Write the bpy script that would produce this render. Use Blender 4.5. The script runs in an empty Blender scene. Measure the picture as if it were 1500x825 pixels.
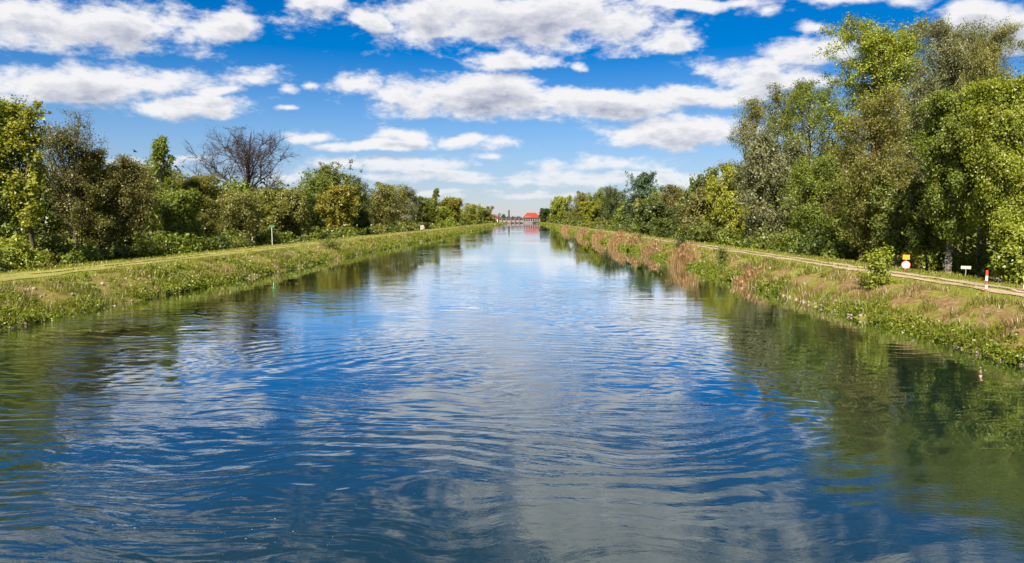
import bpy, math, random
import numpy as np
from mathutils import Vector, Euler

# ------------------------------------------------------------------ camera
sc = bpy.context.scene
col = sc.collection
PITCH, YAW, CAMH = math.radians(5.17), math.radians(1.09), 5.0
cam_d = bpy.data.cameras.new('camera')
cam_d.lens, cam_d.sensor_width = 24.0, 36.0
cam_d.clip_start, cam_d.clip_end = 0.1, 20000
cam = bpy.data.objects.new('camera', cam_d)
cam.location = (0, 0, CAMH)
cam.rotation_euler = (math.pi / 2 - PITCH, 0, YAW)
col.objects.link(cam)
sc.camera = cam
CR = np.array(Euler(cam.rotation_euler).to_matrix())

def ray(px, py):
    return CR @ np.array([(px - 750) / 1000.0, (412.5 - py) / 1000.0, -1.0])
def at_x(px, py, X):
    d = ray(px, py)
    return np.array([0, 0, CAMH]) + d * (X / d[0])
def at_y(px, py, Y):
    d = ray(px, py)
    return np.array([0, 0, CAMH]) + d * (Y / d[1])

# ------------------------------------------------------------------ world: sky and clouds
SUN_FROM = Vector((-0.24, -0.90, 0)).normalized()
SUN_EL = math.radians(45)
sun_dir = Vector((SUN_FROM.x * math.cos(SUN_EL), SUN_FROM.y * math.cos(SUN_EL), math.sin(SUN_EL)))

world = bpy.data.worlds.new('World')
sc.world = world
world.use_nodes = True
wt = world.node_tree
wt.nodes.clear()

def sep_blob(px, py, rx, ry, bias=0):
    """cloud centre and radii as direction ratios (x/y, z/y)"""
    d = ray(px, py)
    return d[0] / d[1], d[2] / d[1], rx / 1000.0, ry / 1000.0

CLOUDS = [(130, 42, 250, 40), (320, 42, 75, 30), (10, 20, 150, 30), (95, 122, 215, 31), (290, 152, 105, 20),
          (360, 112, 75, 24, .35), (420, 131, 30, 16, .5), (465, 8, 55, 24), (525, 124, 75, 28, .45), (450, 126, 24, 14, .55),
          (745, 28, 235, 50), (545, 34, 34, 18), (900, 45, 90, 32), (745, 92, 78, 18), (680, 138, 140, 33),
          (800, 152, 100, 24), (900, 150, 120, 25), (1010, 140, 120, 20), (1130, 112, 90, 30), (1190, 75, 70, 22), (850, 96, 26, 16, .45),
          (985, 58, 80, 28, .4), (1040, 95, 90, 24, .55), (1000, 192, 132, 23), (605, 200, 62, 14), (560, 212, 100, 9),
          (670, 206, 36, 12), (450, 198, 80, 13, .45), (720, 214, 60, 13, .45), (585, 242, 190, 22, .35), (700, 264, 110, 11, .4),
          (640, 258, 170, 15, .4), (900, 240, 160, 20, .4), (850, 262, 170, 22, .35), (1465, 45, 85, 38), (1440, 25, 50, 25), (1195, 40, 60, 19, .5),
          (1120, 14, 70, 18, .5), (1010, 4, 130, 11), (1240, 0, 60, 14), (1320, 4, 60, 18, .45), (185, 234, 65, 12, .4),
          (425, 258, 60, 22, .4), (270, 235, 70, 12, .45), (1010, 264, 130, 16, .4), (418, 162, 36, 9, .45), (720, 230, 70, 10, .5), (330, 128, 50, 14, .35),
          (560, 262, 190, 11, .3), (765, 270, 150, 9, .35), (935, 258, 160, 11, .3), (820, 286, 240, 8, .4), (640, 282, 150, 7, .4)]

g = bpy.data.node_groups.new('cloud_density', 'ShaderNodeTree')
g.interface.new_socket('Dir', in_out='INPUT', socket_type='NodeSocketVector')
g.interface.new_socket('Density', in_out='OUTPUT', socket_type='NodeSocketFloat')
gi, go = g.nodes.new('NodeGroupInput'), g.nodes.new('NodeGroupOutput')

def mk_math(tree):
    def m(op, a, b=None, c=None, clamp=False):
        n = tree.nodes.new('ShaderNodeMath'); n.operation = op; n.use_clamp = clamp
        for i, v in enumerate((a, b, c)):
            if v is None: continue
            if isinstance(v, (int, float)): n.inputs[i].default_value = v
            else: tree.links.new(v, n.inputs[i])
        return n.outputs[0]
    return m
def mk_vec(tree):
    def m(op, a, b=None, c=None, out=0):
        n = tree.nodes.new('ShaderNodeVectorMath'); n.operation = op
        for i, v in enumerate((a, b, c)):
            if v is None: continue
            if isinstance(v, (tuple, list)): n.inputs[i].default_value = v
            else: tree.links.new(v, n.inputs[i])
        return n.outputs[out]
    return m
def mk_noise(tree, vec, scale, detail, rough, dist=0.0, lac=2.0):
    n = tree.nodes.new('ShaderNodeTexNoise')
    n.inputs['Scale'].default_value = scale; n.inputs['Detail'].default_value = detail
    n.inputs['Roughness'].default_value = rough; n.inputs['Distortion'].default_value = dist
    n.inputs['Lacunarity'].default_value = lac
    if vec is not None: tree.links.new(vec, n.inputs['Vector'])
    return n
def mrange(tree, v, a, b, c=0.0, d=1.0, smooth=True):
    n = tree.nodes.new('ShaderNodeMapRange')
    n.interpolation_type = 'SMOOTHSTEP' if smooth else 'LINEAR'
    tree.links.new(v, n.inputs[0])
    for i, x in enumerate((a, b, c, d)): n.inputs[i + 1].default_value = x
    return n.outputs[0]

M, V = mk_math(g), mk_vec(g)
s = g.nodes.new('ShaderNodeSeparateXYZ'); g.links.new(gi.outputs[0], s.inputs[0])
yy = M('MAXIMUM', s.outputs[1], 0.06)
zz = M('MAXIMUM', s.outputs[2], 0.0)
a_, b_ = M('DIVIDE', s.outputs[0], yy), M('DIVIDE', zz, yy)
cb = g.nodes.new('ShaderNodeCombineXYZ'); g.links.new(a_, cb.inputs[0]); g.links.new(b_, cb.inputs[1])
ab = cb.outputs[0]
# billowy warp of the outline
wn = mk_noise(g, V('MULTIPLY', ab, (9, 20, 1)), 1.0, 1, 0.55)
wv = V('MULTIPLY', V('SUBTRACT', wn.outputs['Color'], (0.5, 0.5, 0.5)), (0.075, 0.028, 0))
abw = V('ADD', ab, wv)
best = None
for c in CLOUDS:
    ca, cz, ra, rz = sep_blob(*c)
    ln = V('LENGTH', V('MULTIPLY_ADD', abw, (1 / ra, 1 / rz, 0), (-ca / ra, -cz / rz, 0)), out=1)
    if len(c) > 4: ln = M('ADD', ln, c[4])
    best = ln if best is None else M('MINIMUM', best, ln)
m_blob = M('MAXIMUM', M('SUBTRACT', 1.0, best), -1.2)
# the same kind of sky goes on outside the picture
zp = M('ADD', zz, 0.10)
cq = g.nodes.new('ShaderNodeCombineXYZ')
g.links.new(M('DIVIDE', s.outputs[0], zp), cq.inputs[0]); g.links.new(M('DIVIDE', s.outputs[1], zp), cq.inputs[1])
gn = mk_noise(g, V('MULTIPLY', cq.outputs[0], (0.55, 0.8, 1)), 1.0, 1, 0.5)
m_gen = M('MULTIPLY', M('SUBTRACT', gn.outputs[0], 0.50), 4.5)
o1 = M('SUBTRACT', M('ABSOLUTE', M('ADD', a_, 0.02)), 0.80)
o2 = M('SUBTRACT', b_, 0.335)
o3 = M('SUBTRACT', 0.10, s.outputs[1])
outside = mrange(g, M('MAXIMUM', M('MAXIMUM', o1, o2), o3), -0.02, 0.06)
mm = M('ADD', M('MULTIPLY', m_blob, M('SUBTRACT', 1.0, outside)), M('MULTIPLY', m_gen, outside))
fb = mk_noise(g, V('MULTIPLY', V('NORMALIZE', gi.outputs[0]), (1, 1, 2.3)), 13.0, 5, 0.60)
fb2 = mk_noise(g, V('MULTIPLY', V('NORMALIZE', gi.outputs[0]), (1, 1, 2.0)), 37.0, 4, 0.62)
den = M('ADD', mm, M('ADD', M('MULTIPLY', M('SUBTRACT', fb.outputs[0], 0.47), 1.85), M('MULTIPLY', M('SUBTRACT', fb2.outputs[0], 0.49), 1.15)))
g.links.new(den, go.inputs[0])

M, V = mk_math(wt), mk_vec(wt)
tc = wt.nodes.new('ShaderNodeTexCoord')
sky = wt.nodes.new('ShaderNodeTexSky')
sky.sky_type = 'NISHITA'; sky.sun_disc = False
sky.sun_elevation = SUN_EL
sky.sun_rotation = math.atan2(sun_dir.x, sun_dir.y)
sky.altitude = 300; sky.air_density = 1.0; sky.dust_density = 0.15; sky.ozone_density = 2.2
hs = wt.nodes.new('ShaderNodeHueSaturation')
hs.inputs['Value'].default_value = 1.0
wt.links.new(sky.outputs[0], hs.inputs['Color'])
def mixc_w(f, a, b):
    n = wt.nodes.new('ShaderNodeMix'); n.data_type = 'RGBA'; wt.links.new(f, n.inputs[0])
    n.inputs[6].default_value = (*a, 1); n.inputs[7].default_value = (*b, 1); return n.outputs[2]
def dens(vec):
    n = wt.nodes.new('ShaderNodeGroup'); n.node_tree = g
    wt.links.new(vec, n.inputs[0]); return n.outputs[0]
D0 = tc.outputs['Generated']
d0 = dens(D0)
d1 = dens(V('ADD', D0, (-0.006, 0, 0.016)))
sp = wt.nodes.new('ShaderNodeSeparateXYZ'); wt.links.new(D0, sp.inputs[0])
wt.links.new(mrange(wt, sp.outputs[2], 0.0, 0.26, 0.85, 1.75, False), hs.inputs['Saturation'])
alpha = mrange(wt, d0, -0.12, 0.58)
alpha = M('MULTIPLY', alpha, mrange(wt, sp.outputs[2], 0.0, 0.12, 0.55, 0.97))
relief = M('SUBTRACT', d1, d0)                       # thicker cloud above: underside
grey = M('ADD', M('MULTIPLY', mrange(wt, d0, 0.3, 1.3), 0.90), M('MULTIPLY', relief, 0.78))
grey = M('MAXIMUM', M('MINIMUM', M('ADD', grey, 0.02), 1.0), 0.0)
cr = wt.nodes.new('ShaderNodeMix'); cr.data_type = 'RGBA'
wt.links.new(grey, cr.inputs[0])
cr.inputs[6].default_value = (0.93, 0.92, 0.93, 1); cr.inputs[7].default_value = (0.25, 0.29, 0.44, 1)
b1 = wt.nodes.new('ShaderNodeBackground'); b1.inputs[1].default_value = 0.050
b2 = wt.nodes.new('ShaderNodeBackground'); b2.inputs[1].default_value = 0.405
tint_ = wt.nodes.new('ShaderNodeMix'); tint_.data_type = 'RGBA'; tint_.blend_type = 'MULTIPLY'; tint_.inputs[0].default_value = 1.0
wt.links.new(mixc_w(mrange(wt, sp.outputs[2], 0.0, 0.16), (0.53, 0.56, 0.74), (0.62, 0.72, 0.89)), tint_.inputs[7]); wt.links.new(hs.outputs[0], tint_.inputs[6])
wt.links.new(tint_.outputs[2], b1.inputs[0]); wt.links.new(cr.outputs[2], b2.inputs[0])
mx = wt.nodes.new('ShaderNodeMixShader')
wt.links.new(alpha, mx.inputs[0]); wt.links.new(b1.outputs[0], mx.inputs[1]); wt.links.new(b2.outputs[0], mx.inputs[2])
wo = wt.nodes.new('ShaderNodeOutputWorld'); wt.links.new(mx.outputs[0], wo.inputs[0])

# ------------------------------------------------------------------ sun, exposure
sd = bpy.data.lights.new('sun', 'SUN'); sd.energy = 5.0; sd.angle = math.radians(0.53); sd.color = (1.0, 0.91, 0.74)
so = bpy.data.objects.new('sun', sd); so.rotation_euler = sun_dir.to_track_quat('Z', 'Y').to_euler(); so.location = (0, 0, 60)
col.objects.link(so)
sc.view_settings.view_transform = 'Standard'; sc.view_settings.look = 'None'
sc.view_settings.exposure = 1.32; sc.view_settings.gamma = 1.0; sc.view_settings.use_curve_mapping = False
sc.cycles.max_bounces = 6; sc.cycles.diffuse_bounces = 3; sc.cycles.glossy_bounces = 3; sc.cycles.transmission_bounces = 3
sc.cycles.caustics_reflective = False; sc.cycles.caustics_refractive = False

# ------------------------------------------------------------------ helpers
def new_mat(name):
    m = bpy.data.materials.new(name); m.use_nodes = True
    t = m.node_tree; t.nodes.clear()
    o = t.nodes.new('ShaderNodeOutputMaterial')
    return m, t, o
def ramp(t, fac, stops):
    n = t.nodes.new('ShaderNodeValToRGB'); e = n.color_ramp.elements
    while len(e) < len(stops): e.new(0.5)
    for el, (p, c) in zip(e, stops):
        el.position = p; el.color = (*c, 1)
    t.links.new(fac, n.inputs[0]); return n.outputs[0]
def mixc(t, f, a, b):
    n = t.nodes.new('ShaderNodeMix'); n.data_type = 'RGBA'
    for s_, v in ((n.inputs[0], f), (n.inputs[6], a), (n.inputs[7], b)):
        if isinstance(v, (int, float)): s_.default_value = v
        elif isinstance(v, tuple): s_.default_value = (*v, 1)
        else: t.links.new(v, s_)
    return n.outputs[2]
def principled(t, o, colr, rough=0.8, spec=0.3, normal=None, metallic=0.0):
    p = t.nodes.new('ShaderNodeBsdfPrincipled')
    if isinstance(colr, tuple): p.inputs['Base Color'].default_value = (*colr, 1)
    else: t.links.new(colr, p.inputs['Base Color'])
    p.inputs['Roughness'].default_value = rough
    p.inputs['Specular IOR Level'].default_value = spec
    p.inputs['Metallic'].default_value = metallic
    if normal is not None: t.links.new(normal, p.inputs['Normal'])
    t.links.new(p.outputs[0], o.inputs[0]); return p
def bump(t, h, dist, strength=1.0):
    b = t.nodes.new('ShaderNodeBump'); b.inputs['Distance'].default_value = dist; b.inputs['Strength'].default_value = strength
    t.links.new(h, b.inputs['Height']); return b.outputs[0]
def objco(t, kind='Object'):
    return t.nodes.new('ShaderNodeTexCoord').outputs[kind]
def pos(t):
    return t.nodes.new('ShaderNodeNewGeometry').outputs['Position']

def mesh_np(name, Vs, Fs, attrs=None, mat=None, smooth=False):
    """Vs (n,3); Fs list of (m,k) index arrays; attrs {name: per-vertex floats}"""
    me = bpy.data.meshes.new(name)
    Vs = np.ascontiguousarray(Vs, dtype=np.float32)
    me.vertices.add(len(Vs)); me.vertices.foreach_set('co', Vs.ravel())
    if not isinstance(Fs, list): Fs = [Fs]
    Fs = [np.asarray(f, dtype=np.int32) for f in Fs if len(f)]
    loops = np.concatenate([f.ravel() for f in Fs])
    tot = np.concatenate([np.full(len(f), f.shape[1], np.int32) for f in Fs])
    start = np.concatenate([[0], np.cumsum(tot)[:-1]]).astype(np.int32)
    me.loops.add(len(loops)); me.loops.foreach_set('vertex_index', loops)
    me.polygons.add(len(tot)); me.polygons.foreach_set('loop_start', start)
    me.polygons.foreach_set('loop_total', tot)
    if smooth: me.polygons.foreach_set('use_smooth', np.ones(len(tot), bool))
    for k, v in (attrs or {}).items():
        at = me.attributes.new(k, 'FLOAT', 'POINT'); at.data.foreach_set('value', np.ascontiguousarray(v, np.float32))
    me.update(calc_edges=True)
    if mat: me.materials.append(mat)
    return me
def add(name, me, parent=None, loc=None, **props):
    o = bpy.data.objects.new(name, me); col.objects.link(o)
    if parent: o.parent = parent
    if loc is not None: o.location = loc
    for k, v in props.items(): o[k] = v
    return o
def empty(name, loc, label, cat, group=None, rz=0.0):
    o = bpy.data.objects.new(name, None); col.objects.link(o)
    o.empty_display_size = 0.3
    o.location = loc; o.rotation_euler = (0, 0, rz)
    o['label'] = label; o['category'] = cat
    if group: o['group'] = group
    return o

class MB:
    """collects boxes, prisms, tubes; build() makes one mesh object"""
    def __init__(s): s.v, s.f = [], []
    def poly(s, vs, fs):
        b = len(s.v); s.v += [tuple(map(float, p)) for p in vs]; s.f += [tuple(i + b for i in f) for f in fs]; return s
    def box(s, x0, x1, y0, y1, z0, z1):
        return s.poly([(x0, y0, z0), (x1, y0, z0), (x1, y1, z0), (x0, y1, z0), (x0, y0, z1), (x1, y0, z1), (x1, y1, z1), (x0, y1, z1)],
                      [(0, 3, 2, 1), (4, 5, 6, 7), (0, 1, 5, 4), (1, 2, 6, 5), (2, 3, 7, 6), (3, 0, 4, 7)])
    def cyl(s, x, y, z0, z1, r0, r1=None, n=16):
        r1 = r0 if r1 is None else r1
        vs = [(x + r0 * math.cos(2 * math.pi * i / n), y + r0 * math.sin(2 * math.pi * i / n), z0) for i in range(n)]
        vs += [(x + r1 * math.cos(2 * math.pi * i / n), y + r1 * math.sin(2 * math.pi * i / n), z1) for i in range(n)]
        fs = [(i, (i + 1) % n, n + (i + 1) % n, n + i) for i in range(n)] + [tuple(range(n - 1, -1, -1)), tuple(range(n, 2 * n))]
        return s.poly(vs, fs)
    def disc_y(s, x, y, z, r, th, n=28, r_in=0.0):
        """round plate facing -y"""
        c = [(math.cos(2 * math.pi * i / n), math.sin(2 * math.pi * i / n)) for i in range(n)]
        if r_in <= 0:
            vs = [(x + r * a, y, z + r * b) for a, b in c] + [(x + r * a, y + th, z + r * b) for a, b in c]
            fs = [tuple(range(n)), tuple(range(2 * n - 1, n - 1, -1))] + [(i, n + i, n + (i + 1) % n, (i + 1) % n) for i in range(n)]
        else:
            vs = []
            for rr, dy in ((r, 0), (r_in, 0), (r, th), (r_in, th)): vs += [(x + rr * a, y + dy, z + rr * b) for a, b in c]
            fs = []
            for i in range(n):
                j = (i + 1) % n
                fs += [(i, j, n + j, n + i), (2 * n + j, 2 * n + i, 3 * n + i, 3 * n + j), (j, i, 2 * n + i, 2 * n + j), (n + i, n + j, 3 * n + j, 3 * n + i)]
        return s.poly(vs, fs)
    def build(s, name, mat, parent=None, **props):
        me = bpy.data.meshes.new(name); me.from_pydata(s.v, [], s.f); me.materials.append(mat); me.update()
        return add(name, me, parent, **props)

# lattice noise
_rs = np.random.RandomState(5); _LAT = _rs.rand(256, 256)
def vnoise(x, y):
    x, y = np.asarray(x, float), np.asarray(y, float)
    xi, yi = np.floor(x).astype(int), np.floor(y).astype(int); fx, fy = x - xi, y - yi
    fx, fy = fx * fx * (3 - 2 * fx), fy * fy * (3 - 2 * fy)
    L = lambda i, j: _LAT[i & 255, j & 255]
    return (L(xi, yi) * (1 - fx) + L(xi + 1, yi) * fx) * (1 - fy) + (L(xi, yi + 1) * (1 - fx) + L(xi + 1, yi + 1) * fx) * fy
def fbm(x, y, o=4):
    return sum(vnoise(x * 2 ** k + 17 * k, y * 2 ** k + 31 * k) * 0.5 ** (k + 1) for k in range(o)) - 0.5

PX = np.array([-3000, -46, -40, -36, -34, -31, -28.2, -27.2, -25.6, -24.1, -23.6, -22.5, -19, 12, 15.6, 16.7, 17.2, 18.6, 20.2, 21.2, 23, 26.2, 28.5, 33, 40, 3000.])
PZ = np.array([0.35, 0.35, 0.6, 1.35, 1.55, 1.6, 1.58, 1.5, 0.95, 0.10, -0.25, -0.9, -2.6, -2.6, -0.9, -0.25, 0.10, 0.9, 1.5, 1.6, 1.6, 1.5, 1.3, 0.6, 0.35, 0.35])
def gz(x, y):
    x, y = np.asarray(x, float), np.asarray(y, float)
    base = np.interp(x + 0.55 * fbm(y / 5.0, x * 0 + 3.3, 3) * 2, PX, PZ)
    slope = np.exp(-((x - 18.7) / 1.6) ** 2) + np.exp(-((x + 25.6) / 1.6) ** 2)
    z = base + slope * fbm(x * 1.1, y * 1.1, 4) * 0.55 + fbm(x * 0.35 + 50, y * 0.35, 3) * 0.12
    f = np.clip((y - 1012) / 10, 0, 1)
    return z * (1 - f) + 0.4 * f

# ------------------------------------------------------------------ materials
def mat_ground():
    m, t, o = new_mat('ground')
    P = pos(t)
    n1 = mk_noise(t, P, 0.55, 6, 0.62, 0.4); n2 = mk_noise(t, P, 4.5, 8, 0.75); n3 = mk_noise(t, P, 0.16, 4, 0.55)
    at = t.nodes.new('ShaderNodeAttribute'); at.attribute_name = 'bank'
    Mn = mk_math(t)
    grass = ramp(t, n2.outputs[0], [(0.25, (0.06, 0.085, 0.010)), (0.5, (0.135, 0.15, 0.018)), (0.75, (0.22, 0.205, 0.04))])
    soil = ramp(t, n2.outputs[0], [(0.28, (0.05, 0.03, 0.016)), (0.5, (0.155, 0.088, 0.045)), (0.70, (0.33, 0.215, 0.145))])
    f = Mn('MULTIPLY', at.outputs['Fac'], mrange(t, n1.outputs[0], 0.36, 0.52))
    c = mixc(t, f, grass, soil)
    c = mixc(t, Mn('MULTIPLY', mrange(t, n3.outputs[0], 0.5, 0.7), 0.45), c, (0.20, 0.17, 0.06))
    principled(t, o, c, 0.95, 0.1, bump(t, n2.outputs[0], 0.06))
    return m
def mat_track(name, c0, c1):
    m, t, o = new_mat(name); P = pos(t)
    n1 = mk_noise(t, P, 2.2, 6, 0.7); n2 = mk_noise(t, P, 0.35, 3, 0.5)
    c = ramp(t, n1.outputs[0], [(0.3, c0), (0.62, c1)])
    c = mixc(t, mrange(t, n2.outputs[0], 0.5, 0.68, 0, 0.6), c, (0.14, 0.14, 0.04))
    principled(t, o, c, 0.95, 0.1, bump(t, n1.outputs[0], 0.04)); return m
def mat_leaf(name, c0, c1, trans=0.42):
    m, t, o = new_mat(name)
    at = t.nodes.new('ShaderNodeAttribute'); at.attribute_name = 'tint'
    c = mixc(t, at.outputs['Fac'], c0, c1)
    d = t.nodes.new('ShaderNodeBsdfDiffuse'); tr = t.nodes.new('ShaderNodeBsdfTranslucent')
    t.links.new(c, d.inputs[0])
    hs_ = t.nodes.new('ShaderNodeHueSaturation'); hs_.inputs['Value'].default_value = 1.15; hs_.inputs['Saturation'].default_value = 1.15
    t.links.new(c, hs_.inputs['Color']); t.links.new(hs_.outputs[0], tr.inputs[0])
    x = t.nodes.new('ShaderNodeMixShader'); x.inputs[0].default_value = trans
    t.links.new(d.outputs[0], x.inputs[1]); t.links.new(tr.outputs[0], x.inputs[2])
    gl = t.nodes.new('ShaderNodeBsdfGlossy'); gl.inputs['Roughness'].default_value = 0.45
    gl.inputs[0].default_value = (0.8, 0.85, 0.8, 1)
    y = t.nodes.new('ShaderNodeMixShader'); y.inputs[0].default_value = 0.03
    t.links.new(x.outputs[0], y.inputs[1]); t.links.new(gl.outputs[0], y.inputs[2])
    t.links.new(y.outputs[0], o.inputs[0]); return m
def mat_bark(name, c0, c1, sx=6.0, sz=1.2):
    m, t, o = new_mat(name)
    v = mk_vec(t)('MULTIPLY', objco(t), (sx, sx, sz))
    n = mk_noise(t, v, 1.0, 6, 0.65, 0.5)
    principled(t, o, ramp(t, n.outputs[0], [(0.35, c0), (0.62, c1)]), 0.95, 0.1, bump(t, n.outputs[0], 0.05)); return m
def mat_birch():
    m, t, o = new_mat('birch_bark')
    v = mk_vec(t)('MULTIPLY', objco(t), (2.5, 2.5, 9.0)); n = mk_noise(t, v, 1.0, 5, 0.7, 0.8)
    s_ = t.nodes.new('ShaderNodeSeparateXYZ'); t.links.new(objco(t), s_.inputs[0])
    low = mrange(t, s_.outputs[2], 0.5, 5.0, 0.02, -0.08)
    f = mk_math(t)('SUBTRACT', n.outputs[0], low)
    principled(t, o, ramp(t, f, [(0.46, (0.015, 0.012, 0.010)), (0.56, (0.26, 0.24, 0.20)), (0.8, (0.5, 0.46, 0.41))]), 0.85, 0.2, bump(t, n.outputs[0], 0.03)); return m
def mat_plain(name, c, rough=0.6, spec=0.3, var=0.15, scale=3.0, metallic=0.0):
    m, t, o = new_mat(name); n = mk_noise(t, objco(t), scale, 5, 0.6)
    lo, hi = tuple(x * (1 - var) for x in c), tuple(min(1, x * (1 + var)) for x in c)
    principled(t, o, ramp(t, n.outputs[0], [(0.3, lo), (0.7, hi)]), rough, spec, metallic=metallic); return m

def mat_water():
    m, t, o = new_mat('water'); P = pos(t); Mn, Vn = mk_math(t), mk_vec(t)
    sp_ = t.nodes.new('ShaderNodeSeparateXYZ'); t.links.new(P, sp_.inputs[0])
    # ripple patches
    pn = mk_noise(t, Vn('MULTIPLY', P, (0.055, 0.028, 1)), 1.0, 3, 0.5, 0.6)
    patch = mrange(t, pn.outputs[0], 0.38, 0.66, 0.12, 1.75)
    pn2 = mk_noise(t, Vn('MULTIPLY', P, (0.12, 0.06, 1)), 1.0, 2, 0.5, 0.3)
    patch2 = mrange(t, pn2.outputs[0], 0.40, 0.64, 0.06, 1.2)
    warp = mk_noise(t, P, 0.16, 2, 0.5)
    Pw = Vn('ADD', P, Vn('MULTIPLY', Vn('SUBTRACT', warp.outputs['Color'], (0.5, 0.5, 0.5)), (3.5, 3.5, 0)))
    swell = mk_noise(t, Vn('MULTIPLY', Pw, (0.22, 0.60, 1)), 1.0, 2, 0.4, 0.3)
    rip = mk_noise(t, Vn('MULTIPLY', Pw, (0.8, 2.5, 1)), 1.0, 1.5, 0.4, 0.5)
    fine = mk_noise(t, Vn('MULTIPLY', Pw, (4.5, 9.0, 1)), 1.0, 3, 0.55, 0.5)
    # rings spreading from a boil in the current
    def rings(cx, cy, k, reach, amp):
        dv = Vn('SUBTRACT', Pw, (cx, cy, 0.0))
        ln = Vn('LENGTH', Vn('MULTIPLY', dv, (0.72, 1, 0)), out=1)
        return Mn('MULTIPLY', Mn('MULTIPLY', Mn('SINE', Mn('MULTIPLY', ln, k)), Mn('EXPONENT', Mn('MULTIPLY', Mn('POWER', Mn('DIVIDE', Mn('SUBTRACT', ln, reach), reach * 0.6), 2.0), -1.0))), amp)
    r1 = rings(0.6, 21.0, 9.5, 7.0, 0.0018)
    r2 = rings(-9.0, 27.0, 4.2, 10.0, 0.0016)
    r3 = rings(9.0, 24.0, 6.5, 8.0, 0.0009)
    h = Mn('MULTIPLY', swell.outputs[0], 0.015)
    h = Mn('ADD', h, Mn('MULTIPLY', Mn('MULTIPLY', rip.outputs[0], patch), 0.021))
    h = Mn('ADD', h, Mn('MULTIPLY', Mn('MULTIPLY', fine.outputs[0], patch2), 0.0026))
    h = Mn('ADD', h, Mn('ADD', r1, Mn('ADD', r2, r3)))
    far = mrange(t, sp_.outputs[1], 10.0, 85.0, 1.35, 0.26)
    far = Mn('MULTIPLY', far, Mn('MULTIPLY', mrange(t, sp_.outputs[0], 3.0, 12.0, 1.0, 0.5), mrange(t, sp_.outputs[0], -15.0, -3.0, 1.1, 1.0)))
    h = Mn('MULTIPLY', h, far)
    nb = bump(t, h, 1.0)
    df = t.nodes.new('ShaderNodeBsdfDiffuse'); df.inputs[0].default_value = (0.0065, 0.0165, 0.0125, 1)
    gl = t.nodes.new('ShaderNodeBsdfGlossy'); gl.inputs[0].default_value = (0.93, 0.97, 1.0, 1); gl.inputs['Roughness'].default_value = 0.012
    fr = t.nodes.new('ShaderNodeFresnel'); fr.inputs['IOR'].default_value = 1.5
    t.links.new(nb, gl.inputs['Normal']); t.links.new(nb, fr.inputs['Normal'])
    mxs = t.nodes.new('ShaderNodeMixShader')
    t.links.new(Mn('MULTIPLY', fr.outputs[0], 1.95, clamp=True), mxs.inputs[0])
    t.links.new(df.outputs[0], mxs.inputs[1]); t.links.new(gl.outputs[0], mxs.inputs[2]); t.links.new(mxs.outputs[0], o.inputs[0])
    return m

GROUND, WATER = mat_ground(), mat_water()
TRACK_R = mat_track('track_gravel', (0.18, 0.13, 0.085), (0.38, 0.295, 0.21))
TRACK_L = mat_track('track_dry_grass', (0.14, 0.15, 0.03), (0.25, 0.23, 0.07))
def warm(c0, c1):
    return (tuple(a * b for a, b in zip(c0, (1.55, 1.3, 1.35))), tuple(a * b for a, b in zip(c1, (1.3, 1.12, 1.4))))
PAL = {k: mat_leaf('leaf_' + k, *warm(*v)) for k, v in {
    'yellowgreen': ((0.095, 0.13, 0.010), (0.26, 0.30, 0.025)), 'fresh': ((0.06, 0.10, 0.010), (0.17, 0.23, 0.025)),
    'olive': ((0.07, 0.088, 0.013), (0.19, 0.21, 0.038)), 'bronze': ((0.072, 0.080, 0.017), (0.18, 0.19, 0.045)),
    'greygreen': ((0.07, 0.095, 0.035), (0.19, 0.22, 0.085)), 'dark': ((0.022, 0.045, 0.008), (0.09, 0.125, 0.02)),
    'mid': ((0.045, 0.075, 0.010), (0.15, 0.19, 0.025)), 'golden': ((0.09, 0.10, 0.010), (0.23, 0.235, 0.025)),
    'teal': ((0.03, 0.07, 0.03), (0.09, 0.16, 0.07)), 'buds': ((0.05, 0.032, 0.025), (0.10, 0.065, 0.045)),
    'lime': ((0.09, 0.13, 0.010), (0.25, 0.32, 0.03)), 'far': ((0.025, 0.05, 0.03), (0.07, 0.10, 0.06)),
    'blossom': ((0.5, 0.5, 0.42), (0.8, 0.8, 0.72))}.items()}
BARK = mat_bark('bark_brown', (0.03, 0.024, 0.018), (0.12, 0.095, 0.07))
BARK_DARK = mat_bark('bark_dark', (0.022, 0.018, 0.018), (0.075, 0.06, 0.058))
BARK_RED = mat_bark('bark_reddish', (0.05, 0.028, 0.016), (0.19, 0.11, 0.06))
BARK_GREY = mat_bark('bark_grey', (0.07, 0.06, 0.05), (0.26, 0.23, 0.19))
BIRCH = mat_birch()

# ------------------------------------------------------------------ ground, water, tracks
xs = np.unique(np.concatenate([[-3000, -1500, -700, -300, -150, -90, -60], np.arange(-46, -28, 0.7), np.arange(-28, -22, 0.28), np.linspace(-22, 15, 10),
                               np.arange(15.2, 21.5, 0.28), np.arange(21.5, 42, 0.7), [60, 90, 150, 300, 700, 1500, 3000]]))
ys = np.concatenate([np.arange(-60, 12, 4.0), np.arange(12, 70, 0.55), 70 * (1015 / 70) ** np.linspace(0, 1, 140), [1022, 1030, 1100, 1300, 2000, 4000, 8000]])
GX, GY = np.meshgrid(xs, ys); GZ = gz(GX, GY)
nx, ny = len(xs), len(ys)
idx = np.arange(nx * ny).reshape(ny, nx)
Fg = np.stack([idx[:-1, :-1], idx[:-1, 1:], idx[1:, 1:], idx[1:, :-1]], -1).reshape(-1, 4)
bank = np.clip(np.exp(-((GX - 18.9) / 1.5) ** 4) + np.exp(-((GX + 25.9) / 1.7) ** 4) * 0.62, 0, 1)
bank *= 1.0 / (1 + np.maximum(GY, 0) / 260)
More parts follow.
